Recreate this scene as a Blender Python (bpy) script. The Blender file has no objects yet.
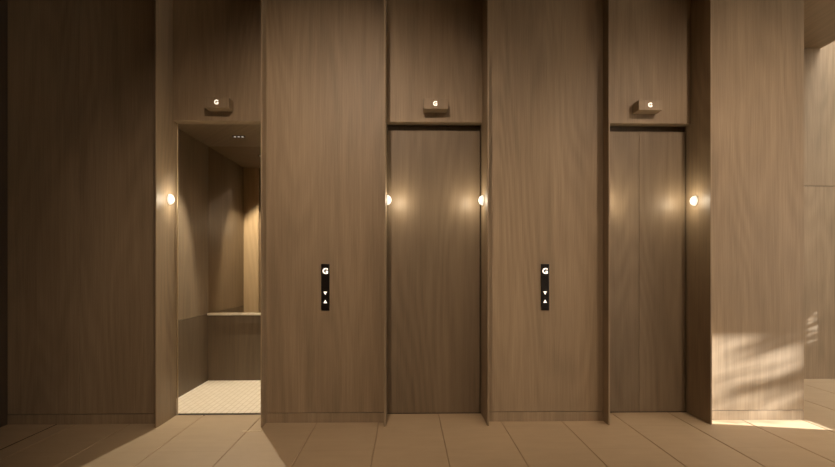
import bpy, bmesh, math, random
from mathutils import Vector, Matrix
random.seed(7)
SC = bpy.context.scene
COL = SC.collection
R = math.radians

# ------------------------------------------------------------------ materials
def new_mat(name):
    m = bpy.data.materials.new(name); m.use_nodes = True
    nt = m.node_tree
    b = nt.nodes['Principled BSDF']
    return m, nt, b

def N(nt, kind, **kw):
    n = nt.nodes.new(kind)
    for k, v in kw.items():
        if k in n.inputs: n.inputs[k].default_value = v
        else: setattr(n, k, v)
    return n

def math_node(nt, op, a, b=None, c=None):
    n = nt.nodes.new('ShaderNodeMath'); n.operation = op
    for i, v in enumerate((a, b, c)):
        if v is None: continue
        if isinstance(v, (int, float)): n.inputs[i].default_value = v
        else: nt.links.new(v, n.inputs[i])
    return n.outputs[0]

def wood(name, light, dark, rough=0.5, axis='Z', mirror=False, spec=0.35, coat=0.0, contrast=1.0):
    """Veneer with straight pores and cathedral figure running along one axis."""
    m, nt, b = new_mat(name)
    L = nt.links
    tc = N(nt, 'ShaderNodeTexCoord')
    info = N(nt, 'ShaderNodeObjectInfo')
    sep = N(nt, 'ShaderNodeSeparateXYZ'); L.new(tc.outputs['Object'], sep.inputs[0])
    x, y, z = sep.outputs
    if mirror: x = math_node(nt, 'ABSOLUTE', x)
    if axis == 'Y': y, z = z, y
    if axis == 'X': x, z = z, x
    off = math_node(nt, 'MULTIPLY', info.outputs['Random'], 37.0)
    across = math_node(nt, 'ADD', x, math_node(nt, 'MULTIPLY', y, 0.8))
    def vec(sx, sz):
        c = N(nt, 'ShaderNodeCombineXYZ')
        L.new(math_node(nt, 'ADD', math_node(nt, 'MULTIPLY', across, sx), off), c.inputs[0])
        L.new(math_node(nt, 'MULTIPLY', z, sz), c.inputs[1])
        L.new(off, c.inputs[2])
        return c.outputs[0]
    def noise(v, scale, detail, rough_=0.5):
        n = N(nt, 'ShaderNodeTexNoise'); n.inputs['Scale'].default_value = scale
        n.inputs['Detail'].default_value = detail; n.inputs['Roughness'].default_value = rough_
        L.new(v, n.inputs['Vector']); return n.outputs['Fac']
    fig = noise(vec(1.7, 0.24), 1.0, 1.5, 0.4)
    cont = math_node(nt, 'SINE', math_node(nt, 'MULTIPLY', fig, 105.0))
    cont = math_node(nt, 'MULTIPLY', math_node(nt, 'MULTIPLY', cont, 0.5), noise(vec(3.0, 0.5), 1.3, 2.0))
    fine = math_node(nt, 'SUBTRACT', noise(vec(150.0, 2.6), 1.0, 3.0, 0.6), 0.5)
    mid = math_node(nt, 'SUBTRACT', noise(vec(22.0, 0.7), 1.0, 3.0, 0.6), 0.5)
    broad = math_node(nt, 'SUBTRACT', noise(vec(2.6, 0.5), 1.0, 2.0), 0.5)
    s = math_node(nt, 'ADD', math_node(nt, 'MULTIPLY', cont, 0.40), math_node(nt, 'MULTIPLY', fine, 0.95))
    s = math_node(nt, 'ADD', s, math_node(nt, 'MULTIPLY', mid, 0.75))
    s = math_node(nt, 'ADD', s, math_node(nt, 'MULTIPLY', broad, 1.0))
    s = math_node(nt, 'ADD', math_node(nt, 'MULTIPLY', s, contrast), 0.5)
    s.node.use_clamp = True
    mix = N(nt, 'ShaderNodeMix'); mix.data_type = 'RGBA'
    L.new(s, mix.inputs['Factor'])
    mix.inputs['A'].default_value = (*dark, 1); mix.inputs['B'].default_value = (*light, 1)
    L.new(mix.outputs['Result'], b.inputs['Base Color'])
    b.inputs['Roughness'].default_value = rough
    b.inputs['Specular IOR Level'].default_value = spec
    b.inputs['Coat Weight'].default_value = coat
    b.inputs['Coat Roughness'].default_value = 0.04
    bump = N(nt, 'ShaderNodeBump', Strength=0.12, Distance=0.002)
    L.new(s, bump.inputs['Height']); L.new(bump.outputs[0], b.inputs['Normal'])
    return m

def plain(name, col, rough=0.5, metal=0.0, spec=0.5, emit=None, strength=0.0, noise_amt=0.06, noise_scale=40):
    m, nt, b = new_mat(name)
    L = nt.links
    tc = N(nt, 'ShaderNodeTexCoord')
    n = N(nt, 'ShaderNodeTexNoise', Scale=noise_scale, Detail=2.0); L.new(tc.outputs['Object'], n.inputs['Vector'])
    mix = N(nt, 'ShaderNodeMix'); mix.data_type = 'RGBA'
    L.new(n.outputs['Fac'], mix.inputs['Factor'])
    mix.inputs['A'].default_value = (*[c * (1 - noise_amt) for c in col], 1)
    mix.inputs['B'].default_value = (*[min(1, c * (1 + noise_amt)) for c in col], 1)
    L.new(mix.outputs['Result'], b.inputs['Base Color'])
    b.inputs['Roughness'].default_value = rough; b.inputs['Metallic'].default_value = metal
    b.inputs['Specular IOR Level'].default_value = spec
    if emit:
        b.inputs['Emission Color'].default_value = (*emit, 1); b.inputs['Emission Strength'].default_value = strength
    return m

W_LIGHT, W_DARK = (0.338, 0.248, 0.155), (0.195, 0.140, 0.085)
M = {}
M['wood'] = wood('walnut_veneer', W_LIGHT, W_DARK)
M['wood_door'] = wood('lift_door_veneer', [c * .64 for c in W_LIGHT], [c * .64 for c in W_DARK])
M['wood_book'] = wood('bookmatched_walnut_veneer', W_LIGHT, W_DARK, mirror=True)
M['wood_plinth'] = wood('lacquered_walnut_plinth', W_LIGHT, W_DARK, coat=0.8)
M['wood_soffit'] = wood('walnut_soffit', W_LIGHT, W_DARK, axis='Y')
M['wood_deep'] = wood('darker_walnut', (0.155, 0.112, 0.070), (0.088, 0.063, 0.038))  # darker walnut; also serves as painted shade above the door leaves
M['wood_side'] = wood('dark_side_wood', (0.075, 0.05, 0.03), (0.045, 0.03, 0.018))  # very dark even tone for the side wall
M['wood_car'] = wood('cabin_walnut', (0.24, 0.175, 0.11), (0.145, 0.104, 0.063))
M['wood_return'] = wood('brightened_return_wood', (0.52, 0.40, 0.26), (0.36, 0.27, 0.17))  # lightened wood; lamplight on the returns is put into the colour
M['mirror'] = plain('bronze_tinted_mirror', (0.78, 0.70, 0.58), 0.02, 1.0, noise_amt=0.0)
M['brass'] = plain('satin_bronze', (0.62, 0.50, 0.34), 0.35, 0.7)
M['rail'] = plain('brushed_pale_metal', (0.85, 0.76, 0.6), 0.45, 0.3)
M['darkmetal'] = plain('dark_bronze', (0.05, 0.037, 0.025), 0.4, 0.6)
M['black'] = plain('black_glass', (0.008, 0.005, 0.004), 0.25, noise_amt=0.02)
M['glow'] = plain('lit_opal_lens', (0.25, 0.22, 0.18), 0.5, emit=(1.0, 0.92, 0.75), strength=1.1, noise_amt=0.0)
M['sign_glow'] = plain('backlit_character', (0.9, 0.85, 0.8), 0.4, emit=(1.0, 0.88, 0.72), strength=1.3, noise_amt=0.0)
M['led'] = plain('downlight_lens', (0.9, 0.9, 0.85), 0.4, emit=(1.0, 0.92, 0.8), strength=0.6, noise_amt=0.0)
M['plaster'] = plain('warm_plaster', (0.62, 0.57, 0.50), 0.85)
M['concrete'] = plain('exterior_stone', (0.42, 0.36, 0.28), 0.9)
M['paving'] = plain('exterior_paving', (0.42, 0.35, 0.27), 0.9)
M['leaf'] = plain('leaf_green', (0.06, 0.09, 0.025), 0.6)
M['bark'] = plain('bark', (0.10, 0.07, 0.045), 0.9)
m, nt, b = new_mat('clear_glass'); b.inputs['Transmission Weight'].default_value = 1.0; b.inputs['Roughness'].default_value = 0.0
b.inputs['IOR'].default_value = 1.02; M['glass'] = m

def floor_material():
    """Long stone tiles, 0.5935 m wide, joints running towards the lift wall."""
    m, nt, b = new_mat('stone_tile_floor'); L = nt.links
    tc = N(nt, 'ShaderNodeTexCoord')
    sep = N(nt, 'ShaderNodeSeparateXYZ'); L.new(tc.outputs['Object'], sep.inputs[0])
    x, y, zz = sep.outputs
    T = 0.5935
    u = math_node(nt, 'DIVIDE', math_node(nt, 'SUBTRACT', x, 0.322), T)
    cell = math_node(nt, 'FLOOR', u)
    fr = math_node(nt, 'FRACT', u)
    d = math_node(nt, 'MULTIPLY', math_node(nt, 'MINIMUM', fr, math_node(nt, 'SUBTRACT', 1.0, fr)), T)
    joint = math_node(nt, 'LESS_THAN', zz, -0.0030)
    # movement joint by the side wall, a little wider and darker
    dj = math_node(nt, 'ABSOLUTE', math_node(nt, 'ADD', x, 3.338))
    wide = math_node(nt, 'LESS_THAN', dj, 0.0065)
    # staggered, nearly invisible cross joints
    v = math_node(nt, 'DIVIDE', math_node(nt, 'SUBTRACT', y, math_node(nt, 'ADD', 4.27, math_node(nt, 'MULTIPLY', math_node(nt, 'MODULO', math_node(nt, 'ABSOLUTE', cell), 2.0), 0.6))), 1.187)
    vf = math_node(nt, 'FRACT', v)
    dv = math_node(nt, 'MULTIPLY', math_node(nt, 'MINIMUM', vf, math_node(nt, 'SUBTRACT', 1.0, vf)), 1.187)
    cross = math_node(nt, 'MULTIPLY', math_node(nt, 'LESS_THAN', dv, 0.003), 0.22)
    n1 = N(nt, 'ShaderNodeTexNoise', Scale=5.0, Detail=6.0, Roughness=0.6); L.new(tc.outputs['Object'], n1.inputs['Vector'])
    mp = N(nt, 'ShaderNodeMapping'); mp.inputs['Scale'].default_value = (1.2, 9.0, 1); L.new(tc.outputs['Object'], mp.inputs['Vector'])
    n2 = N(nt, 'ShaderNodeTexNoise', Scale=2.0, Detail=4.0); L.new(mp.outputs[0], n2.inputs['Vector'])
    wn = N(nt, 'ShaderNodeTexWhiteNoise'); wn.noise_dimensions = '1D'; L.new(cell, wn.inputs['W'])
    f = math_node(nt, 'ADD', math_node(nt, 'MULTIPLY', n1.outputs['Fac'], 0.5), math_node(nt, 'MULTIPLY', n2.outputs['Fac'], 0.5))
    f = math_node(nt, 'ADD', f, math_node(nt, 'MULTIPLY', math_node(nt, 'SUBTRACT', wn.outputs['Value'], 0.5), 0.15))
    mix = N(nt, 'ShaderNodeMix'); mix.data_type = 'RGBA'; L.new(f, mix.inputs['Factor'])
    mix.inputs['A'].default_value = (0.335, 0.248, 0.153, 1); mix.inputs['B'].default_value = (0.445, 0.329, 0.203, 1)
    j = math_node(nt, 'MAXIMUM', math_node(nt, 'MULTIPLY', joint, 0.40), cross)
    mix2 = N(nt, 'ShaderNodeMix'); mix2.data_type = 'RGBA'; L.new(j, mix2.inputs['Factor'])
    L.new(mix.outputs['Result'], mix2.inputs['A']); mix2.inputs['B'].default_value = (0.17, 0.105, 0.055, 1)
    mix3 = N(nt, 'ShaderNodeMix'); mix3.data_type = 'RGBA'; L.new(wide, mix3.inputs['Factor'])
    L.new(mix2.outputs['Result'], mix3.inputs['A']); mix3.inputs['B'].default_value = (0.05, 0.03, 0.015, 1)
    L.new(mix3.outputs['Result'], b.inputs['Base Color'])
    b.inputs['Roughness'].default_value = 0.55; b.inputs['Specular IOR Level'].default_value = 0.35
    return m
M['floor'] = floor_material()

def car_floor_material():
    m, nt, b = new_mat('ribbed_pale_floor'); L = nt.links
    tc = N(nt, 'ShaderNodeTexCoord')
    mp = N(nt, 'ShaderNodeMapping'); mp.inputs['Rotation'].default_value = (0, 0, R(90)); L.new(tc.outputs['Object'], mp.inputs['Vector'])
    br = N(nt, 'ShaderNodeTexBrick'); L.new(mp.outputs[0], br.inputs['Vector'])
    br.inputs['Color1'].default_value = (0.74, 0.65, 0.51, 1); br.inputs['Color2'].default_value = (0.71, 0.62, 0.48, 1)
    br.inputs['Mortar'].default_value = (0.60, 0.50, 0.36, 1)
    br.inputs['Scale'].default_value = 1.0; br.inputs['Mortar Size'].default_value = 0.006
    br.inputs['Brick Width'].default_value = 0.16; br.inputs['Row Height'].default_value = 0.06
    L.new(br.outputs['Color'], b.inputs['Base Color']); b.inputs['Roughness'].default_value = 0.6
    return m
M['carfloor'] = car_floor_material()

# ------------------------------------------------------------------ helpers
def obj(name, bm, mat, parent=None, origin=(0, 0, 0)):
    """Link one bmesh (world coordinates) as one object whose origin sits at `origin`."""
    me = bpy.data.meshes.new(name)
    bmesh.ops.recalc_face_normals(bm, faces=bm.faces[:])
    bmesh.ops.translate(bm, verts=bm.verts[:], vec=-Vector(origin))
    bm.to_mesh(me); bm.free()
    me.materials.append(M[mat] if isinstance(mat, str) else mat)
    o = bpy.data.objects.new(name, me); COL.objects.link(o)
    o.location = origin
    if parent:
        o.parent = parent; o.location = Vector(origin) - abs_loc(parent)
    return o

def abs_loc(o):
    v = Vector(o.location)
    while o.parent: o = o.parent; v += Vector(o.location)
    return v

def add_box(bm, x0, x1, y0, y1, z0, z1, bevel=0.0):
    vs = [bm.verts.new((x, y, z)) for x in (x0, x1) for y in (y0, y1) for z in (z0, z1)]
    fs = [(0, 1, 3, 2), (4, 6, 7, 5), (0, 4, 5, 1), (2, 3, 7, 6), (0, 2, 6, 4), (1, 5, 7, 3)]
    faces = [bm.faces.new([vs[i] for i in f]) for f in fs]
    if bevel:
        es = {e for f in faces for e in f.edges}
        bmesh.ops.bevel(bm, geom=list(es), offset=bevel, segments=2, affect='EDGES', profile=0.5)

def box(name, x0, x1, y0, y1, z0, z1, mat, parent=None, bevel=0.0015, origin=None):
    bm = bmesh.new(); add_box(bm, x0, x1, y0, y1, z0, z1, bevel)
    return obj(name, bm, mat, parent, origin or ((x0 + x1) / 2, (y0 + y1) / 2, z0))

def lathe(bm, prof, seg=32, M4=Matrix()):
    """Revolve (r, h) about local Z, then place by M4."""
    rings = []
    for r, h in prof:
        if r < 1e-6: rings.append([bm.verts.new(M4 @ Vector((0, 0, h)))])
        else: rings.append([bm.verts.new(M4 @ Vector((r * math.cos(2 * math.pi * i / seg), r * math.sin(2 * math.pi * i / seg), h))) for i in range(seg)])
    for a, c in zip(rings, rings[1:]):
        for i in range(seg):
            k = (i + 1) % seg
            if len(a) == 1 and len(c) == 1: continue
            if len(a) == 1: bm.faces.new((a[0], c[i], c[k]))
            elif len(c) == 1: bm.faces.new((a[i], c[0], a[k]))
            else: bm.faces.new((a[i], c[i], c[k], a[k]))

def smooth(o):
    for p in o.data.polygons: p.use_smooth = True
    return o

def empty(name, loc, label, cat, group=None):
    o = bpy.data.objects.new(name, None); COL.objects.link(o); o.location = loc
    o.empty_display_size = 0.1
    return tag(o, label, cat, group)

def tag(o, label, cat, group=None, kind=None):
    o['label'] = label; o['category'] = cat
    if group: o['group'] = group
    if kind: o['kind'] = kind
    return o

def struct(o, label=None, cat=None):
    o['kind'] = 'structure'
    if label: o['label'] = label; o['category'] = cat
    return o

def letter(name, ch, size, loc, mat, parent, rot=(R(90), 0, 0), bold=0.0):
    cu = bpy.data.curves.new(name, 'FONT'); cu.body = ch; cu.size = size
    cu.align_x = 'CENTER'; cu.align_y = 'CENTER'; cu.extrude = 0.0008; cu.offset = bold
    cu.materials.append(mat)
    tmp = bpy.data.objects.new(name + '_tmp', cu); COL.objects.link(tmp)
    bpy.context.view_layer.update()
    me = bpy.data.meshes.new_from_object(tmp.evaluated_get(bpy.context.evaluated_depsgraph_get()))
    bpy.data.objects.remove(tmp); bpy.data.curves.remove(cu)
    xs = [v.co.x for v in me.vertices]; ys = [v.co.y for v in me.vertices]
    cx, cy = (min(xs) + max(xs)) / 2, (min(ys) + max(ys)) / 2
    for v in me.vertices: v.co.x -= cx; v.co.y -= cy
    o = bpy.data.objects.new(name, me); COL.objects.link(o)
    o.rotation_euler = rot; o.parent = parent
    o.location = Vector(loc) - abs_loc(parent)
    return o

# ------------------------------------------------------------------ dimensions (metres; the camera stands at the origin, the lift wall is at y = 5)
Y_FIN, Y_WALL, Y_HEAD, Y_DOOR = 4.89, 5.03, 5.23, 5.31
Z_HEAD, Z_CEIL = 2.957, 4.42
FINS = [(-2.346, -2.330), (-1.365, -1.350), (-0.215, -0.200), (0.762, 0.776), (1.913, 1.927), (2.891, 2.906)]
X_LEFT, X_CORE, X_RIGHT, Y_FAR, Y_BACK = -3.80, 3.903, 7.0, 6.84, -3.2
Z_VOID = 7.2

# ------------------------------------------------------------------ setting
JOINTS = sorted([.322 + .5935 * k for k in range(-5, 12)] + [-3.155])
bm = bmesh.new()
def tiles(x0, x1, y0, y1):
    """Tile tops with chamfered arrises and sunk joints, as one strip of surface."""
    prof = [(x0, 0.0)]
    for j in JOINTS:
        if x0 + .02 < j < x1 - .02:
            prof += [(j - .0075, 0), (j - .0030, -.0045), (j + .0030, -.0045), (j + .0075, 0)]
    if x0 < -3.338 < x1: prof += [(-3.3435, 0), (-3.343, -.006), (-3.333, -.006), (-3.3325, 0)]
    prof = sorted(prof) + [(x1, 0.0)]
    for (xa, za), (xb, zb) in zip(prof, prof[1:]):
        bm.faces.new([bm.verts.new(p) for p in ((xa, y0, za), (xb, y0, zb), (xb, y1, zb), (xa, y1, za))])
tiles(X_LEFT - .05, X_RIGHT + .2, Y_BACK - .1, Y_DOOR)
tiles(X_LEFT - .05, -2.70, Y_DOOR, 7.1); tiles(-1.00, X_RIGHT + .2, Y_DOOR, 7.1); tiles(-2.70, -1.00, 7.00, 7.1)
struct(obj('floor', bm, 'floor'), 'beige stone tile floor with joints running up to the lift wall', 'floor')

def bay(name, x0, x1, label, mat='wood'):
    """A full-height veneered wall panel standing on a flush plinth."""
    struct(box(name, x0, x1, Y_WALL, Y_DOOR - .03, 0.097, Z_CEIL, mat), label, 'wall panel')
def plinth(name, x0, x1, label):
    struct(box(name, x0, x1, Y_WALL, Y_DOOR - .03, 0.0, 0.0925, 'wood_plinth', bevel=0.001), label, 'baseboard')

SEAM = -3.124
struct(box('wall_left_panel', X_LEFT, SEAM - .0012, Y_WALL, Y_DOOR - .03, .097, Z_CEIL, 'wood_book', bevel=.0035, origin=(SEAM, Y_WALL, .097)),
       'dim tall walnut wall panel at the frame edge, outer half of the mirrored grain pair', 'wall panel')
struct(box('wall_left_panel', SEAM + .0012, FINS[0][0], Y_WALL, Y_DOOR - .03, .097, Z_CEIL, 'wood_book', bevel=.0035, origin=(SEAM, Y_WALL, .097)),
       'dim tall walnut wall panel between the grain seam and the fin of the open lift', 'wall panel')
plinth('baseboard_left', X_LEFT, FINS[0][0], 'low dark plinth under the dim walnut panels with mirrored grain')
bay('wall_center', FINS[1][1], FINS[2][0], 'wide walnut wall panel between the open lift and the single-leaf lift door')
plinth('baseboard_center', FINS[1][1], FINS[2][0], 'low walnut plinth under the wall panel beside the open lift')
bay('wall_center', FINS[3][1], FINS[4][0], 'wide walnut wall panel between the two closed lift doors')
plinth('baseboard_center', FINS[3][1], FINS[4][0], 'low walnut plinth under the wall panel between the two closed lifts')
bay('wall_right', FINS[5][1], X_CORE, 'end walnut wall panel with a dappled sun patch at its foot')
plinth('baseboard_right', FINS[5][1], X_CORE, 'sunlit plinth at the foot of the end wall panel')
fin_txt = ['slim walnut fin between the dim wall panels and the open lift',
           'slim walnut fin at the hidden-jamb side of the open lift',
           'slim walnut fin between the wide panel and the single-leaf lift door, open lift side',
           'slim walnut fin between the single-leaf lift door and the next wide panel',
           'slim walnut fin at the edge of the double-leaf lift recess beside the wide panel',
           'slim walnut fin at the edge of the sunlit end panel']
for i, (a, c) in enumerate(FINS):
    struct(box('trim_%d' % (i + 1), a, c, Y_FIN, Y_DOOR + (.008 if i < 2 else .07), 0, Z_CEIL, 'wood', bevel=0.002), fin_txt[i], 'wall fin')
heads = [(FINS[0][1], FINS[1][0], 'walnut panel above the opening of the open lift'),
         (FINS[2][1], FINS[3][0], 'walnut panel above the single-leaf lift door'),
         (FINS[4][1], FINS[5][0], 'walnut panel above the double-leaf lift door')]
for a, c, t in heads:
    struct(box('wall_overdoor', a, c, Y_HEAD, Y_DOOR + .04, Z_HEAD, Z_CEIL, 'wood', bevel=0.003), t, 'wall panel')

# far wall behind the end panel, side wall, back wall, right wall
struct(box('wall_far', X_CORE, X_RIGHT, Y_FAR, Y_FAR + .2, 0, 2.576, 'wood', bevel=0.002), 'pale walnut far wall, lower panel below the horizontal joint', 'wall panel')
struct(box('wall_far', X_CORE, X_RIGHT, Y_FAR, Y_FAR + .2, 2.582, Z_VOID, 'wood', bevel=0.002), 'bright upper panel of the far walnut wall under the ceiling soffit', 'wall panel')
struct(box('wall_core', X_CORE - .05, X_CORE, Y_DOOR + .12, 7.1, 0, Z_CEIL, 'wood'))
struct(box('wall_left', X_LEFT - .15, X_LEFT, Y_BACK, 7.1, 0, Z_CEIL, 'wood_side', bevel=0), 'dark side wall closing the lobby at the frame edge', 'wall')
struct(box('wall_shaft', X_LEFT, X_CORE - .05, 7.05, 7.15, 0, Z_CEIL, 'concrete', bevel=0))
struct(box('wall_back', X_LEFT - .15, X_RIGHT + .2, Y_BACK - .2, Y_BACK, 0, Z_VOID, 'plaster', bevel=0))
# right wall: windows towards the street, a tall slot beside the lift wall that lets the low sun in
bm = bmesh.new()
def rw(y0, y1, z0, z1): add_box(bm, X_RIGHT, X_RIGHT + .2, y0, y1, z0, z1)
WIN = [(-2.4, -0.2), (0.6, 3.3)]
SLOT = (3.965, 4.42, 1.075, 2.55)
SLIT = (6.425, 6.50, 1.0, 1.5)  # narrow opening added to throw a sun dapple on the far wall
ys = [(Y_BACK - .2, WIN[0][0]), (WIN[0][1], WIN[1][0]), (WIN[1][1], SLOT[0]), (SLOT[1], SLIT[0]), (SLIT[1], Y_FAR + .2)]
for a, c in ys: rw(a, c, 0, Z_VOID)
for a, c in WIN: rw(a, c, 0, .35); rw(a, c, 3.6, Z_VOID)
rw(SLOT[0], SLOT[1], 0, SLOT[2]); rw(SLOT[0], SLOT[1], SLOT[3], Z_VOID); rw(SLIT[0], SLIT[1], 0, SLIT[2]); rw(SLIT[0], SLIT[1], SLIT[3], Z_VOID)
struct(obj('wall_right_side', bm, 'plaster'))
for i, (a, c) in enumerate(WIN):
    f = bmesh.new()
    for y in (a, (a + c) / 2 - .03, c - .06): add_box(f, X_RIGHT + .06, X_RIGHT + .12, y, y + .06, .35, 3.6)
    add_box(f, X_RIGHT + .06, X_RIGHT + .12, a, c, .35, .41); add_box(f, X_RIGHT + .06, X_RIGHT + .12, a, c, 3.54, 3.6)
    w = struct(obj('window_%d' % (i + 1), f, 'darkmetal', origin=(X_RIGHT + .09, a, .35)))
# ceiling over the lobby; beyond its edge an open light well
struct(box('ceiling', X_LEFT - .15, 5.535, Y_BACK - .2, 7.15, Z_CEIL, Z_CEIL + .25, 'wood_soffit', bevel=0), 'walnut-clad ceiling soffit ending at a bright light well', 'ceiling')
struct(box('wall_lightwell', 5.40, 5.535, Y_BACK - .2, Y_FAR, Z_CEIL + .25, Z_VOID, 'plaster', bevel=0))

# ------------------------------------------------------------------ lift doors
d = empty('door_1', (0.281, Y_DOOR, 0), 'closed single-leaf walnut lift door between two glowing wall lamps', 'elevator door')
d['kind'] = 'structure'
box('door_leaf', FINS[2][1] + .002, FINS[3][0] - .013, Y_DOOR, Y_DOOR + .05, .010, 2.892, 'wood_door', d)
box('door_sill', FINS[2][1] + .001, FINS[3][0] - .001, Y_DOOR + .004, Y_DOOR + .0505, 0.0005, .008, 'darkmetal', d, bevel=0)
box('head_shade_panel', FINS[2][1] + .001, FINS[3][0] - .001, Y_DOOR + .051, Y_DOOR + .062, 0.0, Z_HEAD - .001, 'wood_deep', d, bevel=0)  # added dark backing; its top strip stands in for shadow under the header
d = empty('door_2', (2.41, Y_DOOR, 0), 'closed double-leaf walnut lift door with a vertical centre seam', 'elevator door')
d['kind'] = 'structure'
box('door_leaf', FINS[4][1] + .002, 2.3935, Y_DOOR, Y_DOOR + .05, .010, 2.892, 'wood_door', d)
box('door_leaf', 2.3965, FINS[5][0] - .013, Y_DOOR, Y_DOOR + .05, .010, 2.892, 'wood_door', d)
box('door_sill', FINS[4][1] + .001, FINS[5][0] - .001, Y_DOOR + .004, Y_DOOR + .0505, 0.0005, .008, 'darkmetal', d, bevel=0)

box('head_shade_panel', FINS[4][1] + .001, FINS[5][0] - .001, Y_DOOR + .051, Y_DOOR + .062, 0.0, Z_HEAD - .001, 'wood_deep', d, bevel=0)  # same dark backing; shadow below the header is put into its colour

# ------------------------------------------------------------------ open lift cabin
CX0, CX1, CY0, CY1, CZ = -2.613, -1.085, 5.42, 6.905, 3.085
car = empty('elevator_cabin', (-1.85, 6.16, 0), 'open lift cabin with pale floor, handrail and mirror behind the doorway', 'elevator cabin')
box('cabin_floor', CX0, CX1, 5.375, CY1, -.03, .002, 'carfloor', car, bevel=0)
box('cabin_sill', FINS[0][1], FINS[1][0], Y_DOOR + .005, 5.37, -.03, -.001, 'darkmetal', car, bevel=0)
for s, xa, xb in ((0, CX0 - .04, CX0), (1, CX1, CX1 + .04)):
    box('side_panel', xa, xb, CY0 - .03, CY1, .884, CZ, 'wood_car', car)
    w = box('dado_panel', xa, xb, CY0 - .03, CY1, .002, .880, 'wood_deep', car); w['label'] = 'darker lower wall panel'
w = box('rear_dado_panel', CX0, CX1, CY1 - .005, CY1 + .04, .002, .86, 'wood_deep', car); w['label'] = 'darker lower rear panel'
w = box('mirror', CX0, CX1, CY1, CY1 + .03, .88, CZ, 'mirror', car, bevel=0); w['label'] = 'mirrored upper rear panel'
bm = bmesh.new()
add_box(bm, CX0 + .004, CX1 - .004, CY1 - .050, CY1 - .028, .864, .893, .004)
rail = obj('handrail', bm, 'rail', car, (-1.85, CY1 - .06, .862)); rail['label'] = 'pale flat metal handrail'
for x in (CX0 + .25, -1.85, CX1 - .25):
    box('bracket', x - .015, x + .015, CY1 - .029, CY1 - .004, .868, .88, 'brass', rail, bevel=0)
# ceiling in two panels with a fine joint
box('ceiling_panel', CX0 - .04, CX1 + .04, CY0 - .03, CY1 + .03, CZ, CZ + .05, 'wood_car', car, bevel=0)
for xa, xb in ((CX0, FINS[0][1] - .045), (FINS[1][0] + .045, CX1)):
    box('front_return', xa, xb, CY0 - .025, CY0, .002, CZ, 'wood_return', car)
box('door_post', FINS[0][1] + .001, FINS[0][1] + .010, Y_DOOR + .010, Y_DOOR + .022, 0.0, Z_HEAD + .03, 'brass', car)
box('door_post', FINS[1][0] - .010, FINS[1][0] - .001, Y_DOOR + .010, Y_DOOR + .022, 0.0, Z_HEAD + .03, 'brass', car)
def car_light(x, y):
    bm = bmesh.new(); add_box(bm, x - .075, x + .075, y - .03, y + .03, CZ - .006, CZ, .001)
    dl = obj('downlight', bm, 'black', car, (x, y, CZ)); dl['label'] = 'small black recessed ceiling light'
    for k in (-1, 0, 1):
        bm = bmesh.new(); lathe(bm, [(0, -.002), (.013, -.002), (.013, .0), (0, .0)], 16, Matrix.Translation((x + k * .045, y, CZ - .0065)))
        obj('lens', bm, 'led', dl, (x + k * .045, y, CZ - .007))
car_light(-2.04, 6.36); car_light(-1.66, 6.36)

# ------------------------------------------------------------------ wall lamps on the recess jambs
def wall_lamp(x, side, label):
    """Opal half-dome on a thin brass ring; side = +1 faces +x."""
    Y, Z = 5.15, 2.163
    t = empty('wall_lamp', (x, Y, Z), label, 'wall lamp', 'opal dome lamps in the lift recesses')
    Mx = Matrix.Translation((x, Y, Z)) @ Matrix.Rotation(R(90 * side), 4, 'Y')
    bm = bmesh.new(); lathe(bm, [(0, 0), (.053, 0), (.053, .003), (.05, .005), (0, .005)], 32, Mx)
    smooth(obj('mounting_ring', bm, 'brass', t, (x, Y, Z)))
    r = .050
    prof = [(r, .004)] + [(r * math.cos(a), .006 + .042 * math.sin(a)) for a in [R(k * 10) for k in range(0, 9)]] + [(0, .048)]
    bm = bmesh.new(); lathe(bm, prof, 32, Mx)
    smooth(obj('dome', bm, 'glow', t, (x, Y, Z)))
    la = bpy.data.lights.new('lamp_light', 'POINT'); la.energy = 3.0; la.color = (1.0, .86, .64); la.shadow_soft_size = .05
    o = bpy.data.objects.new('lamp_light', la); COL.objects.link(o); o.parent = t; o.location = (side * .13, 0, 0)
wall_lamp(FINS[0][1], 1, 'round glowing lamp on the fin of the open lift')
wall_lamp(FINS[1][0], -1, 'glowing lamp on the hidden jamb of the open lift')
wall_lamp(FINS[2][1], 1, 'half-hidden glowing lamp on the single-leaf door jamb, on the open lift side')
wall_lamp(FINS[3][0], -1, 'glowing dome lamp on the single-leaf door jamb, on the double-leaf door side')
wall_lamp(FINS[4][1], 1, 'glowing lamp on the hidden jamb of the double-leaf lift door')
wall_lamp(FINS[5][0], -1, 'round glowing lamp on the jamb next to the sunlit end panel')

# ------------------------------------------------------------------ floor indicator boxes over the doors
for xc, label in ((-1.847, 'wooden floor indicator box with lit G above the open lift'),
                  (0.283, 'wooden floor indicator box with lit G above the single-leaf lift door'),
                  (2.412, 'wooden floor indicator box with lit G above the double-leaf lift door')):
    t = empty('floor_indicator', (xc, Y_HEAD, 3.05), label, 'floor indicator', 'lit G boxes above the lift doors')
    box('housing', xc - .118, xc + .118, Y_HEAD - .135, Y_HEAD, 3.052, 3.152, 'wood', t, bevel=0.002)
    g = letter('floor_letter', 'G', .058, (xc - .004, Y_HEAD - .136, 3.104), M['sign_glow'], t, bold=.0016); g['label'] = 'glowing letter G'

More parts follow.
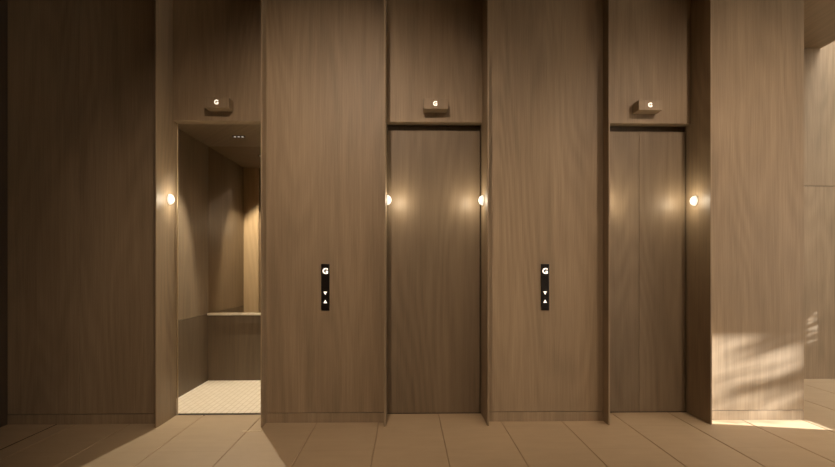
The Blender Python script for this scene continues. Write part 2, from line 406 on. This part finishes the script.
# ------------------------------------------------------------------ call panels
for xc, label in ((-0.783, 'black call panel with G and arrows beside the open lift'),
                  (1.3435, 'black call panel with G and arrows between the two closed lifts')):
    t = empty('elevator_call_switch', (xc, Y_WALL, 1.08), label, 'call panel', 'black lift call panels')
    box('plate', xc - .040, xc + .040, Y_WALL - .009, Y_WALL, 1.080, 1.529, 'black', t, bevel=0.002)
    g = letter('floor_letter', 'G', .074, (xc, Y_WALL - .010, 1.462), M['sign_glow'], t, bold=.0025); g['label'] = 'glowing letter G'
    for z, sgn, nm in ((1.248, -1, 'down_arrow'), (1.168, 1, 'up_arrow')):
        bm = bmesh.new()
        a = [bm.verts.new((xc + dx, Y_WALL - .0105, z + sgn * dz)) for dx, dz in ((-.017, -.015), (.017, -.015), (0, .017))]
        f = bm.faces.new(a)
        ex = bmesh.ops.extrude_face_region(bm, geom=[f])
        bmesh.ops.translate(bm, verts=[v for v in ex['geom'] if isinstance(v, bmesh.types.BMVert)], vec=(0, .0015, 0))
        ar = obj(nm, bm, 'sign_glow', t, (xc, Y_WALL - .010, z))

# thin pale strip on the floor by the open lift
tag(box('floor_strip', -1.50, -1.335, 4.775, 4.79, 0.0002, .0022, 'brass', bevel=0), 'thin pale strip on the floor at the foot of the open lift fin', 'floor strip')

# ------------------------------------------------------------------ ceiling lamps of the lobby (above the frame), with one added fill
def spot(name, loc, rot, power, size, blend, col, radius):
    la = bpy.data.lights.new(name, 'SPOT'); la.energy = power; la.spot_size = R(size); la.spot_blend = blend
    la.color = col; la.shadow_soft_size = radius
    o = bpy.data.objects.new(name, la); COL.objects.link(o); o.location = loc; o.rotation_euler = rot
    return o
WARM = (1.0, .77, .575)
LAMPS = [(-0.55, 1.6, 700), (3.3, 1.6, 620), (1.4, 1.6, 150), (-3.2, 1.6, 10)]  # weak third lamp is added to brighten the middle panel
for x, y, p in LAMPS:
    bm = bmesh.new(); lathe(bm, [(.062, 0), (.085, 0), (.085, -.006), (.062, -.006), (.062, 0)], 32, Matrix.Translation((x, y, Z_CEIL)))
    o = obj('ceiling_downlight', bm, 'darkmetal', None, (x, y, Z_CEIL))
    tag(o, 'small recessed ceiling downlight of the lobby', 'downlight', 'lobby ceiling downlights')
    spot('lobby_spot', (x, y, Z_CEIL - .02), (R(51), 0, 0), p, 77, 1.0, WARM, .12)
# cabin lamps
spot('cabin_spot', (-2.12, 6.48, CZ - .012), (R(-29), 0, R(22)), 270, 84, .35, (1.0, .89, .71), .015)
spot('cabin_spot', (-1.62, 6.48, CZ - .012), (0, 0, 0), 60, 70, .6, (1.0, .89, .71), .02)

# ------------------------------------------------------------------ daylight
E_, A_ = R(18.8), R(12.7)
dirv = Vector((-math.cos(E_) * math.cos(A_), math.cos(E_) * math.sin(A_), -math.sin(E_)))
su = bpy.data.lights.new('sun', 'SUN'); su.energy = 31.0; su.angle = R(.45); su.color = (1.0, .99, .96)
so = bpy.data.objects.new('sun', su); COL.objects.link(so); so.location = (12, 2, 6)
so.rotation_euler = dirv.to_track_quat('-Z', 'Y').to_euler()
wd = bpy.data.worlds.new('sky'); SC.world = wd; wd.use_nodes = True
bg = wd.node_tree.nodes['Background']; bg.inputs[0].default_value = (1.0, .97, .92, 1); bg.inputs[1].default_value = 1.2

al = bpy.data.lights.new('skylight', 'AREA'); al.shape = 'RECTANGLE'; al.size = 1.3; al.size_y = 6.0; al.energy = 500; al.color = (1.0, .97, .93)
ao = bpy.data.objects.new('skylight', al); COL.objects.link(ao); ao.location = (6.27, 2.3, 6.9)

wl = bpy.data.lights.new('window_daylight', 'AREA'); wl.shape = 'RECTANGLE'; wl.size = 3.2; wl.size_y = 2.6; wl.energy = 60; wl.color = (1.0, .97, .92)
wo = bpy.data.objects.new('window_daylight', wl); COL.objects.link(wo); wo.location = (6.95, 1.95, 2.0); wo.rotation_euler = (0, R(90), 0)

# outside: paving, an added wall that blocks sun, an added fascia that trims the sunbeam, and a small tree
tag(box('exterior_paving', 7.21, 22, -8, 14, -.12, -.02, 'paving', bevel=0), 'paved court outside the lobby', 'ground', kind='structure')
struct(box('wall_sun_block', 14.2, 14.45, -8, 2.0, -.02, 6.3, 'concrete', bevel=0))  # added to keep direct sun out of the windows

kx = math.tan(A_); kz = math.tan(E_) / math.cos(A_)
def back(xp, zp, X):
    """Where the sun ray that reaches the end panel at (xp, zp) passes the plane x = X."""
    return Vector((X, Y_WALL - (X - xp) * kx, zp + (X - xp) * kz))
yf = 3.2; dxf = (Y_WALL - yf) / kx
zf = .808 + dxf * kz
struct(box('beam_sun_trim', 2.7 + dxf, 4.0 + dxf, yf, yf + .2, zf, zf + 1.3, 'concrete', bevel=0))  # added unseen beam; cuts the sun patch to a level top
struct(box('pillar_sun_trim', 3.85 + dxf, 4.0 + dxf, yf, yf + .2, -.02, zf, 'concrete', bevel=0))  # post carrying the added beam

tree = empty('garden_tree', (13.2, 2.6, -.02), 'small tree with layered branches outside in the court', 'tree')
bm = bmesh.new(); lathe(bm, [(.09, 0), (.07, 1.5), (.055, 3.2), (.03, 4.6), (0, 4.62)], 12, Matrix.Translation((13.2, 2.35, -.02)))
smooth(obj('trunk', bm, 'bark', tree, (13.2, 2.35, -.02)))
bm = bmesh.new()
def leaf(p, ln, wd_, yaw, pitch, roll):
    Mt = Matrix.Translation(p) @ Matrix.Rotation(yaw, 4, 'Z') @ Matrix.Rotation(pitch, 4, 'Y') @ Matrix.Rotation(roll, 4, 'X')
    pts = [(0, 0, 0), (ln * .35, wd_ / 2, .006), (ln * .75, wd_ * .35, .004), (ln, 0, -.01), (ln * .75, -wd_ * .35, .004), (ln * .35, -wd_ / 2, .006)]
    vs = [bm.verts.new(Mt @ Vector(q)) for q in pts]
    bm.faces.new((vs[0], vs[1], vs[2], vs[3])); bm.faces.new((vs[0], vs[3], vs[4], vs[5]))
def spray(xa, za, xb, zb, thick, n):
    """A layered spray of leaves whose shade falls on the end panel from (xa, za) to (xb, zb)."""
    for k in range(n):
        t = random.random(); X = random.uniform(12.5, 13.6)
        xp = xa + (xb - xa) * t + random.gauss(0, .03); zp = za + (zb - za) * t + random.gauss(0, thick)
        leaf(back(xp, zp, X), random.uniform(.07, .13), random.uniform(.025, .04), random.uniform(0, 6.28), random.uniform(-.4, .4), random.uniform(-.6, .6))
spray(2.90, .14, 3.92, .47, .040, 50)     # the long dark band
spray(3.02, .69, 3.30, .73, .012, 5)
spray(3.36, .66, 3.95, .84, .05, 60)      # upper right corner
spray(3.40, .78, 3.95, .76, .03, 30)
spray(3.20, .42, 3.70, .60, .02, 9)
spray(3.62, .36, 3.95, .46, .03, 8)
spray(2.98, .00, 3.50, .17, .02, 14)
spray(3.80, .04, 3.97, .50, .06, 30)
spray(2.92, -.06, 3.95, -.05, .018, 22)
fo = obj('foliage', bm, 'leaf', tree, (13, 2.6, 3))
shrub = empty('added_shrub', (9.4, 6.1, -.02), 'leafy shrub added to dim the sun through the narrow slit', 'shrub')
bm = bmesh.new(); lathe(bm, [(.03, 0), (.02, 1.2), (.008, 2.6), (0, 2.61)], 10, Matrix.Translation((9.4, 6.1, -.02)))
smooth(obj('stem', bm, 'bark', shrub, (9.4, 6.1, -.02)))
bm = bmesh.new()
# an added shrub dims the narrow slit that faces the far wall
for k in range(110):
    X = random.uniform(9.0, 9.8); xp = random.uniform(5.2, 5.62); zp = random.uniform(.35, 1.0)
    leaf(Vector((X, Y_FAR - (X - xp) * kx, zp + (X - xp) * kz)), random.uniform(.07, .12), .04, random.uniform(0, 6.28), random.uniform(-.5, .5), random.uniform(-.6, .6))
obj('foliage', bm, 'leaf', shrub, (9.4, 6.1, 1.5))

# ------------------------------------------------------------------ camera
cam = bpy.data.cameras.new('camera'); co = bpy.data.objects.new('camera', cam); COL.objects.link(co)
cam.sensor_width = 36; cam.sensor_fit = 'HORIZONTAL'; cam.lens = 36 * 520 / 835
cam.shift_y = (266 - 233.5) / 835
co.location = (0, 0, 1.51); co.rotation_euler = (R(90), 0, -math.atan(10.8 / 520))
cam.clip_start = .05
SC.camera = co

SC.view_settings.view_transform = 'Standard'; SC.view_settings.look = 'None'
SC.view_settings.exposure = 0.0; SC.view_settings.gamma = 1.0; SC.view_settings.use_curve_mapping = False
SC.cycles.max_bounces = 10; SC.cycles.diffuse_bounces = 6; SC.cycles.sample_clamp_indirect = 4.0
SC.cycles.use_denoising = True
